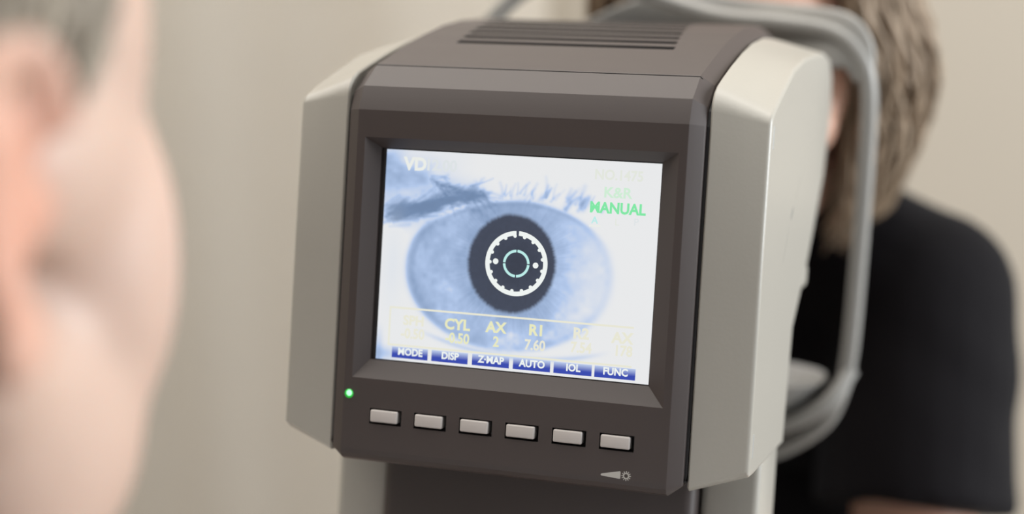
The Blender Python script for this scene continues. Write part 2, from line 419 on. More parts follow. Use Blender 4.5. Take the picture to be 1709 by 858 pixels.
# ------------------------------------------------------------------ the screen picture
rs = np.random.RandomState(3)
def vnoise(shape, cells, seed):
    r = np.random.RandomState(seed); gy, gx = cells; g = r.rand(gy+2, gx+2)
    y = np.linspace(0, gy, shape[0]); x = np.linspace(0, gx, shape[1]); yi = y.astype(int); xi = x.astype(int)
    fy = (y-yi)[:, None]; fx = (x-xi)[None]; fy = fy*fy*(3-2*fy); fx = fx*fx*(3-2*fx)
    a = g[yi][:, xi]; b = g[yi][:, xi+1]; c = g[yi+1][:, xi]; d = g[yi+1][:, xi+1]
    return (a*(1-fx)+b*fx)*(1-fy)+(c*(1-fx)+d*fx)*fy
NX, NY = 440, 332
SX0, SX1, SU0, SU1 = -66.0, 66.2, -49.9, 49.4
xs = np.linspace(SX0, SX1, NX); us = np.linspace(SU0, SU1, NY); Xg, Ug = np.meshgrid(xs, us)
shp = (NY, NX)
n1 = vnoise(shp, (6, 8), 1); n2 = vnoise(shp, (22, 30), 2); n3 = vnoise(shp, (70, 95), 3)
ss = lambda a, b, v: (lambda t: t*t*(3-2*t))(np.clip((v-a)/(b-a), 0, 1))
dx = Xg+1.5; du = Ug+.3
rr = np.hypot(dx/21.0, du/22.6)*21.0; th = np.arctan2(du, dx)
# darkness amount, 0 = white, 1 = deep blue grey
dark = np.zeros(shp)
ri = np.hypot((Xg+3.0)/50.0, (Ug+4.5)/37.0)
irisM = 1-ss(.93, 1.03, ri)
fib = vnoise(shp, (1, 1), 0)*0
ang = (th+math.pi)/(2*math.pi)
rfib = np.random.RandomState(5).rand(260); idx = ang*259; ii = idx.astype(int); fr = idx-ii
fibv = rfib[ii]*(1-fr)+rfib[(ii+1) % 260]*fr
fade = ss(44, -12, Xg+.25*Ug)          # picture washes out to white at the right
fade = np.clip(ss(52, 2, Xg), 0, 1)
n4 = vnoise(shp, (36, 48), 21)
irisD = .25+.14*(n2-.5)+.18*(n1-.5)+.12*(n4-.5)+.08*(fibv-.5)*ss(36, 24, rr)+.16*ss(32, 21, rr)+.14*ss(6, 27, Ug)+.05*ss(-5, -40, Xg)
dark += irisM*irisD*(.18+.82*fade)
limb = np.exp(-((ri-.97)/.05)**2)
dark += limb*.22*(.25+.75*fade)*ss(-48, -20, -np.abs(Ug)+0*Xg-0)*1.0
dark += .07*(1-irisM)*ss(-66, -58, -Xg)*0
# skin of the upper lid and lashes
lidline = 27.5-.0065*(Xg-2)**2*(Xg < 2)*1.0-.009*(Xg-2)**2*(Xg >= 2)
lid = ss(-2, 3, Ug-lidline)
dark = dark*(1-.92*lid*ss(-70, -30, Xg))
dark += .20*np.exp(-((Ug-lidline)/1.1)**2)*(.35+.65*fade)*ss(70, 36, Xg)*ss(14, 24, Ug)
# brow and lash masses at the left
def strokes(seed, n, xr, ur, dr, L, wd, amt):
    r = np.random.RandomState(seed); acc = np.zeros(shp)
    for _ in range(n):
        x0 = r.uniform(*xr); a = r.uniform(*dr); l = r.uniform(*L); cu = r.uniform(-.25, .25)
        u0 = ur(x0)+r.normal()*1.6; w = r.uniform(*wd); am = amt*r.uniform(.4, 1)
        t = np.linspace(0, 1, 14)
        px = x0+np.cos(a+cu*t)*l*t; pu = u0+np.sin(a+cu*t)*l*t
        x_a, x_b = px.min()-3, px.max()+3; u_a, u_b = pu.min()-3, pu.max()+3
        ix = slice(max(0, np.searchsorted(xs, x_a)), np.searchsorted(xs, x_b)); iu = slice(max(0, np.searchsorted(us, u_a)), np.searchsorted(us, u_b))
        if ix.stop <= ix.start or iu.stop <= iu.start: continue
        XX = Xg[iu, ix]; UU = Ug[iu, ix]; dm = np.full(XX.shape, 9.)
        wt = np.zeros(XX.shape)
        for a1, b1, tt in zip(px, pu, t):
            q = np.exp(-((XX-a1)**2+(UU-b1)**2)/(w*w))*(1-.5*tt); wt = np.maximum(wt, q)
        acc[iu, ix] += wt*am
    return acc
base = lambda x: np.interp(x, [-66, -50, -40, -26, -14], [20, 22, 25.5, 28.5, 29])
dark += strokes(11, 190, (-66, -22), base, (-.1, .75), (5, 13), (.5, 1.1), .17)
dark += strokes(12, 70, (-66, -36), lambda x: np.interp(x, [-66, -36], [17, 25]), (.0, .6), (6, 12), (.5, 1.1), .20)
dark += strokes(13, 50, (-44, -16), lambda x: np.interp(x, [-44, -30, -16], [37, 31, 30]), (-1.1, .3), (4, 12), (.45, .9), .22)
dark += strokes(14, 34, (-8, 40), lambda x: np.interp(x, [-8, 15, 40], [31, 31, 27]), (.7, 1.9), (2, 7), (.5, 1.0), .16)
dark += strokes(15, 10, (22, 32), lambda x: 29, (.9, 1.4), (4, 7), (.8, 1.4), .2)
dark += .24*np.exp(-(((Xg+58)/13)**2+((Ug-21)/7)**2)) + .20*np.exp(-(((Xg+29)/10)**2+((Ug-31)/5)**2))+.10*np.exp(-(((Xg+50)/12)**2+((Ug-33)/8)**2))
dark += .30*np.exp(-(((Xg+66)/8)**2+((Ug-40)/9)**2))*(.6+.8*n2) + .16*np.exp(-(((Xg+52)/14)**2+((Ug-38)/5)**2))*n2*1.5
dark -= .55*np.exp(-(((Xg+62)/5)**2+((Ug-9)/7)**2))*.3
dark += .22*np.exp(-((Xg+65)/2.0)**2)*ss(-30, -50, Ug)+.20*np.exp(-(((Xg+62)/6)**2+((Ug+47)/3)**2))
# cheek fold below
dark += .14*np.exp(-((Ug+43.5-.0035*(Xg-5)**2)/1.2)**2)*ss(50, 30, np.abs(Xg))
dark += (n3-.5)*.05*irisM*fade
mott = .35+1.3*vnoise(shp, (30, 26), 31)*(.5+vnoise(shp, (60, 60), 32))
mm_ = ss(10, 20, Ug)*ss(0, -22, Xg)
dark = dark*(1-mm_)+dark*(.55+.45*mott)*mm_
dark += .10*vnoise(shp, (10, 9), 41)*ss(26, 34, Ug)*ss(-18, -45, Xg)
dark = np.where(dark > .28, .28+.32*(1-np.exp(-(dark-.28)/.42)), dark); dark = np.clip(dark, 0, 1)
sheen = ss(.0, .30, dark)
white = np.array([.80, .81, .82]); light = np.array([.44, .57, .82]); mid = np.array([.17, .26, .43]); deep = np.array([.055, .08, .14])
def ramp(v):
    v = v[..., None]
    a = white+(light-white)*np.clip(v/.22, 0, 1); a = np.where(v > .22, light+(mid-light)*np.clip((v-.22)/.33, 0, 1), a)
    return np.where(v > .55, mid+(deep-mid)*np.clip((v-.55)/.45, 0, 1), a)
img = ramp(dark)
# left sclera slightly cream
cream = np.exp(-(((Xg+60)/5)**2+((Ug+5)/18)**2))[..., None]; img = img*(1-.55*cream)+np.array([.70, .75, .82])*.55*cream
# pupil
edge = rr+.5*(fibv-.5)
pm = (1-ss(19.9, 22.4, edge))[..., None]
pcol = np.array([.052, .065, .100])*(1+.10*(n3[..., None]-.5))
pcol = pcol*(1-.28*np.exp(-((Xg-1)**2+Ug**2)/120))[..., None]
img = img*(1-pm)+pcol*pm
def scr(x, u, n=0): return PN(x/1000, u/1000, n)
bm = bmesh.new()
def grid_mesh(name, img, x0, x1, u0, u1, n):
    h, w, _ = img.shape
    X_ = np.linspace(x0, x1, w)/1000; U_ = np.linspace(u0, u1, h)/1000; XX, UU = np.meshgrid(X_, U_)
    co_ = np.stack([S*XX, S*(UU*st+n*ct), S*(UU*ct-n*st)+Z0], -1).reshape(-1, 3)-np.array(ORG[ins.name])
    i = np.arange(w*h).reshape(h, w); q = np.stack([i[:-1, :-1], i[:-1, 1:], i[1:, 1:], i[1:, :-1]], -1).reshape(-1, 4)
    me = bpy.data.meshes.new(name); me.vertices.add(w*h); me.vertices.foreach_set('co', co_.ravel())
    me.loops.add(q.size); me.loops.foreach_set('vertex_index', q.ravel()); me.polygons.add(len(q))
    me.polygons.foreach_set('loop_start', np.arange(0, q.size, 4)); me.polygons.foreach_set('loop_total', np.full(len(q), 4))
    ca = me.color_attributes.new('pic', 'FLOAT_COLOR', 'POINT'); ca.data.foreach_set('color', np.concatenate([img, np.ones((h, w, 1))], -1).astype(np.float32).ravel())
    me.update(); return me
M_pic = vcol_mat('screen picture', 'pic', True, 1.0, .25)
screen = link(grid_mesh('display_screen', np.clip(img, 0, 1), SX0, SX1, SU0, SU1, 0), 'display_screen', M_pic, ins, label='lit screen showing a close eye in blue and white')
# black lip around the glass
bm = bmesh.new(); box(bm, PN, i0[0]-.001, i0[1]+.001, i0[2]-.001, i0[3]+.001, .0008, .004); finish(bm, 'screen_backing', M_groove, screen, flat=True, smooth=False)

def emat(name, c, s=1): return mat(name, (.01, .01, .01), .5, emit=c, estr=s, spec=0)
E_white = emat('glyph white', (.86, .90, .88)); E_mint = emat('glyph mint', (.50, .83, .80)); E_yel = emat('glyph yellow', (.80, .80, .52))
E_yel2 = emat('glyph faint yellow', (.80, .79, .66)); E_green = emat('glyph green', (.22, .80, .38)); E_green2 = emat('glyph pale green', (.62, .84, .66)); E_grey = emat('glyph grey', (.76, .79, .72))
E_vd = emat('glyph near white', (.82, .84, .80)); E_vd2 = emat('glyph faint', (.72, .76, .78))
def flat_shape(name, polys, m_, parent, n=-.00025):
    bm = bmesh.new()
    for P in polys:
        if len(P) == 2:                                  # ring band: outer, inner
            a, b = P
            va = [bm.verts.new(scr(x, u, n)) for x, u in a]; vb = [bm.verts.new(scr(x, u, n)) for x, u in b]
            for i in range(len(a)-1): bm.faces.new((va[i], va[i+1], vb[i+1], vb[i]))
        else: bm.faces.new([bm.verts.new(scr(x, u, n)) for x, u in P])
    org = ORG[parent.name]; bm.transform(Matrix.Translation(-org)); me = bpy.data.meshes.new(name); bm.to_mesh(me); bm.free()
    return link(me, name, m_, parent)
def band(c, r0, r1, a0, a1, k=48):
    A = [R(a0+(a1-a0)*i/k) for i in range(k+1)]
    return ([(c[0]+r1*math.cos(a), c[1]+r1*math.sin(a)) for a in A], [(c[0]+r0*math.cos(a), c[1]+r0*math.sin(a)) for a in A])
c0 = (.9, 0)
polys = [band(c0, 12.9, 15.0, 93, 452-4, 90)]
for i in range(17):
    a = R(21*i+12)
    polys.append(circ((c0[0]+12.75*math.cos(a), c0[1]+12.75*math.sin(a)), .85, 12))
polys += [circ((c0[0]-10.0, .4), 1.35, 20), circ((c0[0]+9.3, -.2), 1.35, 20), circ((c0[0]-1.6, 14.0), .9, 14)]
flat_shape('target_ring', polys, E_white, screen)
flat_shape('alignment_ring', [band(c0, 5.2, 6.4, a+2.5, a+87.5, 20) for a in (0, 90, 180, 270)], E_mint, screen)
def text(s, x, u, size, m_, name='screen_text', bold=.0, n=-.0004, sx=1.0, parent=None):
    cu = bpy.data.curves.new('t', 'FONT'); cu.body = s; cu.size = 1; cu.align_x = 'CENTER'; cu.align_y = 'CENTER'; cu.offset = bold; cu.resolution_u = 3
    o = bpy.data.objects.new('t', cu); COL.objects.link(o); me = evaluated(o); bpy.data.objects.remove(o)
    parent = parent or screen; org = ORG[parent.name]
    for v in me.vertices: v.co = scr(x+v.co.x*size*sx, u+v.co.y*size, n)-org
    me.name = name
    me.materials.clear(); return link(me, name, m_, parent)
text('VD', -51.2, 42.8, 8.2, E_vd, bold=0.046); text('12.00', -38.5, 42.8, 7.2, E_vd2, bold=0.036)
text('NO.1475', 46.8, 42.9, 6.4, E_grey, bold=0.028, sx=.93); text('K&R', 46.7, 35.0, 6.6, E_green2, bold=0.026, sx=1.05)
text('MANUAL', 47, 28.0, 6.8, E_green, bold=0.036, sx=.93)
text('A', 36.8, 22.2, 4.4, E_mint, bold=0.026); text('L', 47.2, 22, 4.6, E_grey); text('P', 56, 22.4, 4.8, E_vd2)
flat_shape('selection_bar', [[(34.3, 19.3), (39.6, 19.3), (39.6, 20.2), (34.3, 20.2)]], E_vd, screen)
heads = [('SPH', -47.7, -30.7), ('CYL', -26, -30.7), ('AX', -7, -30.4), ('R1', 12.6, -30.1), ('R2', 33.7, -29.8), ('AX', 53, -30.2)]
vals = [('-0.50', -47.9, -36.9), ('-0.50', -25.6, -37.1), ('2', -6.6, -37), ('7.60', 12.2, -37), ('7.54', 34.1, -36.2), ('178', 53.7, -36)]
for i, (a, b, c) in enumerate(heads): text(a, b, c, 6.9 if i else 6.2, E_yel if 0 < i < 4 else E_yel2, bold=0.038)
for i, (a, b, c) in enumerate(vals): text(a, b, c, 6.6, E_yel if i in (1, 2) else E_yel2, bold=0.030, sx=.88)
def hl(x0, x1, u, w): return [(x0, u-w), (x1, u-w), (x1, u+w), (x0, u+w)]
flat_shape('table_frame', [hl(-59.8, 58, -24.9, .45), hl(-59.8, 58, -42.6, .45), [(-60.2, -43), (-59.4, -43), (-59.4, -24.5), (-60.2, -24.5)]], E_yel2, screen)
keys = [('MODE', -57.9, -39.8), ('DISP', -37.9, -19.9), ('Z\u00b7MAP', -17.8, .3), ('AUTO', 2.2, 20.1), ('IOL', 21.7, 39.7), ('FUNC', 41.0, 60.0)]
for s, a, b in keys:
    hh = np.linspace(0, 1, 12)[:, None, None]; lo_ = np.array([.035, .065, .42]); hi_ = np.array([.50, .60, .84])
    edge_ = np.ones((12, 24, 1)); col_ = lo_+(hi_-lo_)*np.clip((hh-.35)/.65, 0, 1)**1.2
    k_ = link(grid_mesh('screen_key', np.broadcast_to(col_, (12, 24, 3)), a, b, -48.6, -43.4, -.0003), 'screen_key', M_pic, screen, label='blue on-screen key reading '+s.replace('\u00b7', ' '))
    text(s, (a+b)/2+.3, -45.6, 4.6, E_white, name='key_text', bold=0.036, n=-.0006, sx=.95)

# ------------------------------------------------------------------ people
def head_frame(loc, yaw, pitch=0, roll=0):
    """local axes: x = person's right, y = forward, z = up"""
    return Matrix.Translation(loc) @ Matrix.Rotation(yaw, 4, 'Z') @ Matrix.Rotation(pitch, 4, 'X') @ Matrix.Rotation(roll, 4, 'Y')
I3 = Matrix.Identity(3)
def head_prims(H, k=1.0, ears=True, slim=1.0):
    Rm = H.to_3x3(); P = lambda x, y, z: H @ Vector((x*k, y*k, z*k)); out = []
    def e(c, r, rx=0, ry=0, rz=0):
        rot = Matrix.Rotation(rz, 3, 'Z') @ Matrix.Rotation(ry, 3, 'Y') @ Matrix.Rotation(rx, 3, 'X')
        out.append(('e', P(*c), [q*k for q in r], Rm @ rot))
    def c(a, ra, b, rb): out.append(('c', P(*a), ra*k, P(*b), rb*k))
    e((0, -.012, .042), (.076, .096, .086)); e((0, .030, .020), (.066, .066, .070))
    e((0, .036, -.048), (.053*slim, .056, .070)); e((0, .072, -.104), (.021, .019, .017)); e((0, .05, -.085), (.036*slim, .036, .030))
    for s in (-1, 1):
        c((s*.057*slim, .008, -.058), .016, (s*.022, .066, -.102), .015)
        e((s*.041*slim, .062, -.032), (.024, .022, .020)); e((s*.058, .030, -.015), (.014, .030, .022))
        e((s*.028, .083, .021), (.022, .010, .007), 0, s*-.12, s*-.35)
        e((s*.030, .074, -.003), (.014, .011, .009))           # lids
    c((0, .088, .008), .0085, (0, .108, -.028), .0105); e((0, .110, -.031), (.0105, .011, .009))
    for s in (-1, 1): e((s*.011, .099, -.034), (.007, .009, .0065))
    e((0, .088, -.054), (.020, .011, .0055)); e((0, .086, -.066), (.017, .010, .006)); e((0, .083, -.060), (.024, .006, .004))
    if ears:
        for s in (-1, 1):
            hx = [(-.012, -.052), (-.021, -.040), (-.026, -.020), (-.026, .000), (-.016, .013), (-.002, .015), (.006, .007), (.006, -.004)]
            for (a, b), (a2, b2) in zip(hx, hx[1:]):
                oa = .020 if a < -.02 else .014; ob = .020 if a2 < -.02 else .014
                c((s*(.070+oa*.9), a, b), .0042, (s*(.070+ob*.9), a2, b2), .0042)
            e((s*.0780, -.011, -.018), (.0055, .016, .028), 0, 0, s*.35)
            e((s*.0790, -.004, -.046), (.0055, .0085, .0105)); e((s*.077, .004, -.020), (.006, .005, .008))
            c((s*.086, -.018, -.036), .0038, (s*.0855, -.017, .004), .0038)
    return out
def mirror_eye(H, k, parent, lash=True):
    for s in (-1, 1):
        P = lambda x, y, z: H @ Vector((x*k, y*k, z*k))
        bm = bmesh.new(); bmesh.ops.create_uvsphere(bm, u_segments=20, v_segments=14, radius=.0125*k, matrix=Matrix.Translation(P(s*.031, .0755, -.001)))
        e_ = finish(bm, 'eye', M_eye, parent)
        d = (H.to_3x3() @ Vector((0, 1, -.05))).normalized()
        bm = bmesh.new(); lathe(bm, P(s*.031, .0755, -.001)+d*.0110*k, d, [(.0062*k, 0), (.0058*k, .0010*k), (0, .0018*k)], 20); finish(bm, 'iris', M_iris, e_)
        if lash:
            bm = bmesh.new()
            for i in range(14):
                t = i/13-.5; a = P(s*(.031+t*.026), .0868-.010*abs(t)-.006*max(0, t*1), .0035-.006*t*t); b = a+H.to_3x3() @ Vector((s*t*.010*k, .009*k, .004*k))
                lathe(bm, a, b-a, [(.0005*k, 0), (.0001*k, (b-a).length)], 5)
            finish(bm, 'eyelashes', M_lash, parent)
        bm = bmesh.new(); pth = catmull([P(s*.012, .093, .016), P(s*.028, .0915, .022), P(s*.045, .080, .020), P(s*.053, .070, .013)], 6)
        sweep(bm, pth, rrect(.007*k, .005*k, .002*k), H.to_3x3() @ Vector((0, 1, 0)), scale=[(1-.6*i/18, 1) for i in range(len(pth))]); finish(bm, 'eyebrow', M_lash, parent)
def hand_prims(wr, fwd, upn, side, k=1.0, curl=.5):
    """wr wrist, fwd along the forearm, upn back of the hand, side = +1 thumb towards fwd x upn"""
    f = Vector(fwd).normalized(); n = Vector(upn); n = (n-f*n.dot(f)).normalized(); a = f.cross(n)*side; out = []
    W = lambda p, q, r: Vector(wr)+f*(p*k)+a*(q*k)+n*(r*k)
    out.append(('c', W(-.01, 0, 0), .024*k, W(.012, 0, 0), .022*k))
    for q, L in ((.028, .074), (.010, .078), (-.009, .074), (-.027, .066)):
        out.append(('c', W(.012, q*.55, 0), .014*k, W(L, q, .002), .0105*k))
    for q, L0, seg in ((.029, .074, (.036, .024, .018)), (.010, .078, (.041, .027, .020)), (-.009, .074, (.038, .025, .019)), (-.027, .066, (.030, .020, .016))):
        p = (L0, .002); an = -.15; r = .0090
        for i, s_ in enumerate(seg):
            p2 = (p[0]+math.cos(an)*s_, p[1]+math.sin(an)*s_); out.append(('c', W(p[0], q*1.12, p[1]), r*k, W(p2[0], q*1.12, p2[1]), (r-.0008)*k)); p = p2; an -= curl; r -= .0008
    out.append(('c', W(.015, .022, -.004), .014*k, W(.045, .044, -.010), .0110*k)); out.append(('c', W(.045, .044, -.010), .0105*k, W(.072, .052, -.016), .0095*k)); out.append(('c', W(.072, .052, -.016), .0092*k, W(.094, .052, -.022), .0080*k))
    return out

# ---- patient facing the instrument
pk = 1.0
pc = D(.038, .455, .052)
H2 = head_frame(pc, math.pi+R(-4), R(-6))
pr_ = root('person', (S*.03, S*.64, 0), 'person with light brown hair in a black t-shirt, face behind the instrument', 'person')
bp = head_prims(H2, pk, True, .95)
nb = D(.026, .535, -.060)
bp += [('c', H2 @ Vector((0, -.03, -.05)), .050, nb, .050), ('c', nb, .052, D(.014, .55, -.088), .060)]
CX = .008
sh = {1: D(.160, .500, -.138), -1: D(-.142, .500, -.138)}; el = {1: D(.172, .400, -.345), -1: D(-.160, .400, -.345)}
wrp = {1: D(.195, .27, -.335), -1: D(-.195, .27, -.335)}
for s in (1, -1):
    bp += [('c', D(.014, .55, -.088), .055, sh[s], .045), ('c', sh[s], .047, el[s], .036), ('c', el[s], .036, wrp[s], .025)]
    bp += hand_prims(wrp[s], wrp[s]-el[s], (0, 0, 1), 1 if s > 0 else -1, .95, .18)
hipc = D(CX, .66, -.66)
torso = [('e', D(CX, .565, -.19), (.130, .092, .11), I3), ('e', D(CX, .585, -.33), (.135, .092, .13), I3), ('e', D(CX, .62, -.47), (.125, .09, .13), I3), ('e', D(CX, .65, -.60), (.155, .115, .11), I3)]
bp += torso
kn, an_ = {}, {}
for s in (1, -1):
    kn[s] = D(CX+s*.20, .20, -.66); an_[s] = D(CX+s*.20, .25, -1.14)
    bp += [('c', D(CX+s*.09, .62, -.63), .082, D(CX+s*.11, .53, -.64), .075)]
body2 = link_blob(blob(bp, .0042, 4), 'body', M_skin2, pr_)
mirror_eye(H2, pk, body2, lash=False)
bm = bmesh.new()
# t-shirt
fl = .013
tp = [('e', t[1], [q+fl for q in t[2]], I3) for t in torso[:3]]
tp += [('c', D(.014, .55, -.092), .067, sh[s_], .061) for s_ in (-1, 1)]
tp += [('c', D(CX, .62, -.47), .128, D(CX, .64, -.55), .135, 1), ('c', D(CX, .63, -.50), .145, D(CX, .645, -.575), .158, 0)]
tp += [('c', D(.026, .520, -.072), .064, D(.014, .545, -.13), .105, 0)]
tp += [('c', D(.020, .548, -.088), .060, D(.014, .555, -.13), .10, 0)]
for s in (1, -1):
    el_ = sh[s].lerp(el[s], .68)
    tp += [('c', D(CX+s*.03, .565, -.118), .052, sh[s], .060), ('c', sh[s], .062, sh[s].lerp(el[s], .35), .062), ('c', sh[s].lerp(el[s], .35), .062, el_, .064, 1),
           ('c', D(CX+s*.06, .55, -.2), .09, sh[s]+Vector((-s*.02, 0, -.06)), .05)]
shm = blob(tp, .0045, 6)
for v in shm.vertices:      # creases
    p = v.co; w = noise.noise(Vector((p.x*9, p.y*9, p.z*16)))+.6*noise.noise(Vector((p.x*20+p.z*25, p.y*20, p.z*14)))
    v.co = p+v.normal*(.0045*w)
shirt = link_blob(shm, 't_shirt', M_shirt, pr_, 'black short-sleeved t-shirt')
tr = [('e', D(CX, .65, -.61), (.172, .13, .12), I3)]
for s in (1, -1): tr += [('c', D(CX+s*.09, .62, -.63), .094, kn[s], .068), ('c', kn[s], .068, an_[s], .055, 1)]
link_blob(blob(tr, .007, 5), 'trousers', M_trouser, pr_)
for s in (1, -1): link_blob(blob([('e', D(CX+s*.20, .185, -1.19), (.05, .125, .036), I3), ('c', D(CX+s*.2, .24, -1.19), .045, D(CX+s*.2, .25, -1.13), .042, 3)], .005, 3), 'shoe', M_black, pr_)
# hair
def hair_mat(name, a, b, c):
    m_ = bpy.data.materials.new(name); m_.use_nodes = True; nt = m_.node_tree; bs = nt.nodes['Principled BSDF']; bs.inputs['Roughness'].default_value = .55
    at = nt.nodes.new('ShaderNodeVertexColor'); at.layer_name = 'strand'
    rp = nt.nodes.new('ShaderNodeValToRGB'); rp.color_ramp.elements[0].color = (*a, 1); rp.color_ramp.elements[1].color = (*c, 1)
    e = rp.color_ramp.elements.new(.5); e.color = (*b, 1)
    sp = nt.nodes.new('ShaderNodeSeparateColor'); nt.links.new(at.outputs['Color'], sp.inputs[0])
    nt.links.new(sp.outputs[0], rp.inputs[0]); nt.links.new(rp.outputs[0], bs.inputs['Base Color']); return m_
M_hair = hair_mat('light brown hair', (.13, .090, .056), (.215, .152, .098), (.32, .25, .18))
def strand_mesh(curves, rad, k=5):
    V, F, Cc = [], [], []
    for pts, w, cv in curves:
        n = len(pts); b0 = len(V)
        for i, p in enumerate(pts):
            t = (pts[min(i+1, n-1)]-pts[max(i-1, 0)]).normalized(); a = t.orthogonal().normalized(); b = t.cross(a)
            r = rad*w*(1-.75*(i/(n-1))**3)
            for j in range(k):
                an = 2*math.pi*j/k; V.append(p+a*math.cos(an)*r+b*math.sin(an)*r); Cc.append(cv)
            if i:
                for j in range(k):
                    q = b0+(i-1)*k; F.append((q+j, q+(j+1) % k, q+k+(j+1) % k, q+k+j))
    return V, F, Cc
def hair_obj(name, curves, rad, material, parent, base=None):
    V, F, Cc = strand_mesh(curves, rad); org = ORG[parent.name]
    if base:
        b0 = len(V); V += [v.co.copy() for v in base.vertices]; F += [tuple(i+b0 for i in p.vertices) for p in base.polygons]; Cc += [.35]*len(base.vertices)
    me = bpy.data.meshes.new(name); me.from_pydata([v-org for v in V], [], F)
    ca = me.color_attributes.new('strand', 'FLOAT_COLOR', 'POINT'); ca.data.foreach_set('color', np.repeat(np.array(Cc, dtype=np.float32), 4))
    me.polygons.foreach_set('use_smooth', [True]*len(F)); me.update()
    return link(me, name, material, parent)
hb = [('e', H2 @ Vector((0, -.022, .052)), (.088, .102, .092), H2.to_3x3())]
for s in (-1, 1):
    hb += [('c', H2 @ Vector((s*.070, -.030, .03)), .030, H2 @ Vector((s*.078, -.022, -.055)), .026), ('c', H2 @ Vector((s*.078, -.022, -.055)), .027, H2 @ Vector((s*.062, -.02, -.115)), .018)]
hb += [('c', H2 @ Vector((0, -.075, .02)), .05, H2 @ Vector((0, -.085, -.11)), .04), ('c', H2 @ Vector((-.05, -.06, .0)), .045, H2 @ Vector((-.045, -.06, -.11)), .03), ('c', H2 @ Vector((.05, -.06, .0)), .045, H2 @ Vector((.045, -.06, -.11)), .03)]
hbase = blob(hb, .006, 6)
curves = []
rng = random.Random(4)
for i in range(620):
    s = rng.choice((-1, 1)); yy = rng.uniform(-.105, .066)     # start on the parting
    lat = rng.uniform(.0, 1)
    fr_ = (yy+.105)/.171
    out_ = rng.uniform(.90, 1.10)
    lenz = rng.uniform(-.118, -.085)
    ph = rng.uniform(0, 6.28); am = rng.uniform(.002, .007)
    front = max(0, fr_-.55)/.45
    pts = []
    ang0 = (1-fr_)          # 0 front 1 back
    # direction around the head for the fall
    th_ = R(52+ang0*122)    # angle from forward
    for t in np.linspace(0, 1, 16):
        if t < .45:
            q = t/.45; a = q*math.pi/2
            rx, ry = .086*out_, .106*out_
            top_ = Vector((s*.004, yy*.85-.01, .05+.094*out_*math.sqrt(max(0, 1-((yy+.02)/.115)**2))*.98))
            side = Vector((s*rx*max(.25, math.sin(th_)), .012+front*.02+(ry*math.cos(th_)-.02)*.72, .04))
            p = Vector((top_.x+(side.x-top_.x)*math.sin(a), top_.y+(side.y-top_.y)*math.sin(a)**1.3, side.z+(top_.z-side.z)*math.cos(a)))
        else:
            q = (t-.45)/.55
            bulge = .016*math.sin(q*math.pi*.9)-.026*q*q
            p = Vector((side.x*(1+bulge/.09)+s*am*math.sin(ph+q*9), side.y-.016*q+am*math.cos(ph+q*8), side.z+(lenz-side.z)*q))
        pts.append(H2 @ (p*1.0))
    curves.append((pts, rng.uniform(.7, 1.5), min(1, max(0, rng.gauss(.55, .25)))))
hair_obj('hair', curves, .0021, M_hair, pr_, hbase)
# stool
def stool(name, loc, h, label):
    r0 = root(name, (loc[0], loc[1], 0), label, 'stool', )
    bm = bmesh.new(); lathe(bm, (loc[0], loc[1], h-.07), (0, 0, 1), [(0, 0), (.165, 0), (.178, .012), (.18, .045), (.17, .062), (.13, .07), (0, .07)], 40); finish(bm, 'seat', M_black, r0)
    bm = bmesh.new(); lathe(bm, (loc[0], loc[1], .09), (0, 0, 1), [(.03, 0), (.03, .16), (.018, .16), (.018, h-.16)], 20); finish(bm, 'gas_column', M_metal, r0)
    for i in range(5):
        a = 2*math.pi*i/5+.3; d = Vector((math.cos(a), math.sin(a), 0)); bm = bmesh.new()
        pth = [Vector((loc[0], loc[1], .11))+d*t*.27+Vector((0, 0, -.04*t)) for t in (0, .5, 1)]
        sweep(bm, pth, rrect(.036, .024, .008), Vector((0, 0, 1)), scale=[(1, 1.3), (.9, 1), (.7, .8)]); leg = finish(bm, 'leg', M_metal, r0)
        c_ = Vector((loc[0], loc[1], .027))+d*.27; t_ = Vector((-d.y, d.x, 0))
        bm = bmesh.new(); lathe(bm, c_-t_*.018, t_, [(.02, 0), (.027, .006), (.027, .03), (.02, .036)], 18); finish(bm, 'caster', M_black, leg)
    return r0
stool('stool', (S*.03, S*.66), .435, 'round black stool under the person in the black t-shirt')

# ---- examiner at the left edge, seen from behind the right ear
ex_yaw, ex_pitch = R(-4), R(-3)
ear_w = D(-.0047, -.3648, .0979)
Hx = head_frame(Vector((0, 0, 0)), ex_yaw, ex_pitch)
HK = 1.05
ear_w = ear_w+Vector((-.0015, .0, 0))
loc = ear_w-HK*(Hx.to_3x3() @ Vector((.082, -.012, -.020)))
H1 = head_frame(loc, ex_yaw, ex_pitch)
px_ = root('person', (loc.x-.02, loc.y-.19, 0), 'blurred person at the left edge seen from behind the right ear, watching the screen', 'person')
bp = head_prims(H1, HK, True, 1.0)
for s in (-1, 1):
    for c_, r_e in (((s*.0440, .056, -.042), (.026, .028, .050)), ((s*.046, .038, -.080), (.022, .032, .036)), ((s*.050, .028, -.070), (.018, .028, .028)), ((s*.049, .046, .015), (.020, .028, .046))):
        bp.append(('e', H1 @ (Vector(c_)*HK), [q*HK for q in r_e], H1.to_3x3()))
nb = H1 @ Vector((0, -.045, -.15))
bp += [('c', H1 @ Vector((0, -.03, -.045)), .058, nb, .057)]
T0 = nb+Vector((0, -.03, -.05))
sh = {1: T0+Vector((.175, -.01, -.05)), -1: T0+Vector((-.175, -.01, -.05))}
el = {1: T0+Vector((.20, .10, -.31)), -1: T0+Vector((-.20, .08, -.31))}
wrx = {1: D(.045, -.115, -.335)+Vector((.0, -.05, .02)), -1: D(-.2, -.09, -.335)}
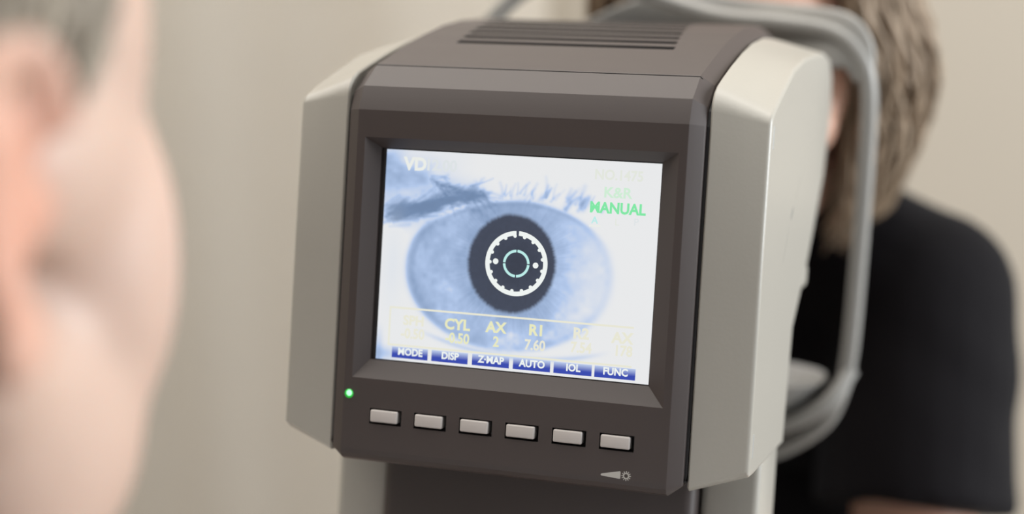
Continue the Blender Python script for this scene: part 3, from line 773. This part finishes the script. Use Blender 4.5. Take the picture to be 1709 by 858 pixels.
tor = [('e', T0+Vector((0, -.01, -.11)), (.165, .105, .12), I3), ('e', T0+Vector((0, -.02, -.25)), (.150, .105, .14), I3), ('e', T0+Vector((0, -.04, -.40)), (.145, .105, .14), I3), ('e', T0+Vector((0, -.06, -.51)), (.165, .125, .09), I3)]
bp += tor+[('c', nb, .056, T0, .07)]
kx = {}; ax = {}
HZ = .52
for s in (1, -1):
    bp += [('c', T0, .06, sh[s], .05), ('c', sh[s], .052, el[s], .04), ('c', el[s], .04, wrx[s], .027)]
    bp += hand_prims(wrx[s], wrx[s]-el[s], (0, 0, 1), 1 if s < 0 else -1, 1.0, .35)
    kx[s] = Vector((T0.x+s*.20, T0.y+.34, HZ-.02)); ax[s] = Vector((T0.x+s*.22, T0.y+.30, .09))
    bp += [('c', Vector((T0.x+s*.09, T0.y-.05, HZ)), .085, Vector((T0.x+s*.11, T0.y+.06, HZ)), .075)]
bod = blob(bp, .0038, 10)
# skin colouring: redder ear, cheek flush and lips belong to the skin itself
inv = H1.inverted(); cols = np.ones((len(bod.vertices), 4), dtype=np.float32)
base_c = np.array([.45, .315, .250]); red = np.array([.50, .26, .185]); lipc = np.array([.50, .24, .20])
for i, v in enumerate(bod.vertices):
    q = (inv @ v.co)/HK; c = base_c
    e_ = max(0, 1-math.hypot((q.y+.010)/.034, (q.z+.018)/.045))*max(0, min(1, (abs(q.x)-.062)/.008)); e_ = min(1, e_*1.6)
    c = c*(1-e_)+red*e_
    f_ = .25*math.exp(-((abs(q.x)-.05)**2+(q.y-.06)**2+(q.z+.035)**2)/.0008); c = c*(1-f_)+np.array([.55, .36, .30])*f_
    if q.y > .07 and abs(q.x) < .026 and -.074 < q.z < -.047: c = lipc
    cols[i, :3] = c
ca = bod.color_attributes.new('skin', 'FLOAT_COLOR', 'POINT'); ca.data.foreach_set('color', cols.ravel())
M_skin1 = vcol_mat('skin examiner', 'skin', False, rough=.5, sss=.15)
body1 = link_blob(bod, 'body', M_skin1, px_)
mirror_eye(H1, HK, body1)
tp = [('e', t[1], [q+.014 for q in t[2]], I3) for t in tor[:3]]+[('c', T0+Vector((0, 0, .012)), .07, T0+Vector((0, 0, -.05)), .12, 0)]
for s in (1, -1): tp += [('c', T0+Vector((s*.04, 0, -.01)), .06, sh[s], .064), ('c', sh[s], .066, el[s], .056), ('c', el[s], .056, el[s].lerp(wrx[s], .85), .040, 1)]
link_blob(blob(tp, .0055, 6), 'shirt', M_coat, px_, 'white long-sleeved shirt')
tr = [('e', T0+Vector((0, -.06, -.53)), (.178, .135, .10), I3)]
for s in (1, -1): tr += [('c', Vector((T0.x+s*.09, T0.y-.05, HZ)), .096, kx[s], .070), ('c', kx[s], .070, ax[s], .056, 1)]
link_blob(blob(tr, .007, 5), 'trousers', M_trouser, px_)
for s in (1, -1): link_blob(blob([('e', ax[s]+Vector((0, .065, -.045)), (.05, .13, .042), I3), ('c', ax[s]+Vector((0, 0, -.04)), .046, ax[s]+Vector((0, 0, .015)), .044)], .005, 3), 'shoe', M_black, px_)
# short hair: shell over the skull that leaves face, ear and nape free
M_hair1 = hair_mat('short grey brown hair', (.13, .105, .078), (.24, .20, .15), (.34, .29, .22))
curves = []; rng = random.Random(9)
for i in range(4200):
    z = rng.uniform(-.62, 1); a = rng.uniform(0, 2*math.pi); rxy = math.sqrt(max(0, 1-z*z)); d = Vector((math.cos(a)*rxy, math.sin(a)*rxy, z))
    p = Vector((d.x*.0765, -.012+d.y*.0965, .042+d.z*.087))
    # hairline
    if p.y > .045 and p.z < .085: continue
    if p.y > .040 and p.z < .055: continue
    if p.y > .034 and p.z < .0: continue
    if -.034 < p.y < .014 and p.z < .018: continue
    if .014 <= p.y <= .034 and p.z < -.032: continue
    flow = Vector((d.x*.25, -.25 if p.z < .08 else .5, -1 if p.z < .10 else -.1)).normalized()
    flow = (flow-d*flow.dot(d)*.9).normalized()
    L = .016 if p.z < .03 else .034
    pts = [H1 @ (HK*(p+flow*L*t+d*(.001+.006*math.sin(t*2.6)))) for t in (0, .35, .7, 1)]
    curves.append((pts, rng.uniform(.7, 1.4), min(1, max(0, rng.gauss(.5, .22)))))
hair_obj('hair', curves, .0016, M_hair1, px_)
stool('stool', (T0.x, T0.y-.07), .425, 'round black stool under the person at the left edge')
print('objects', len(scn.objects))
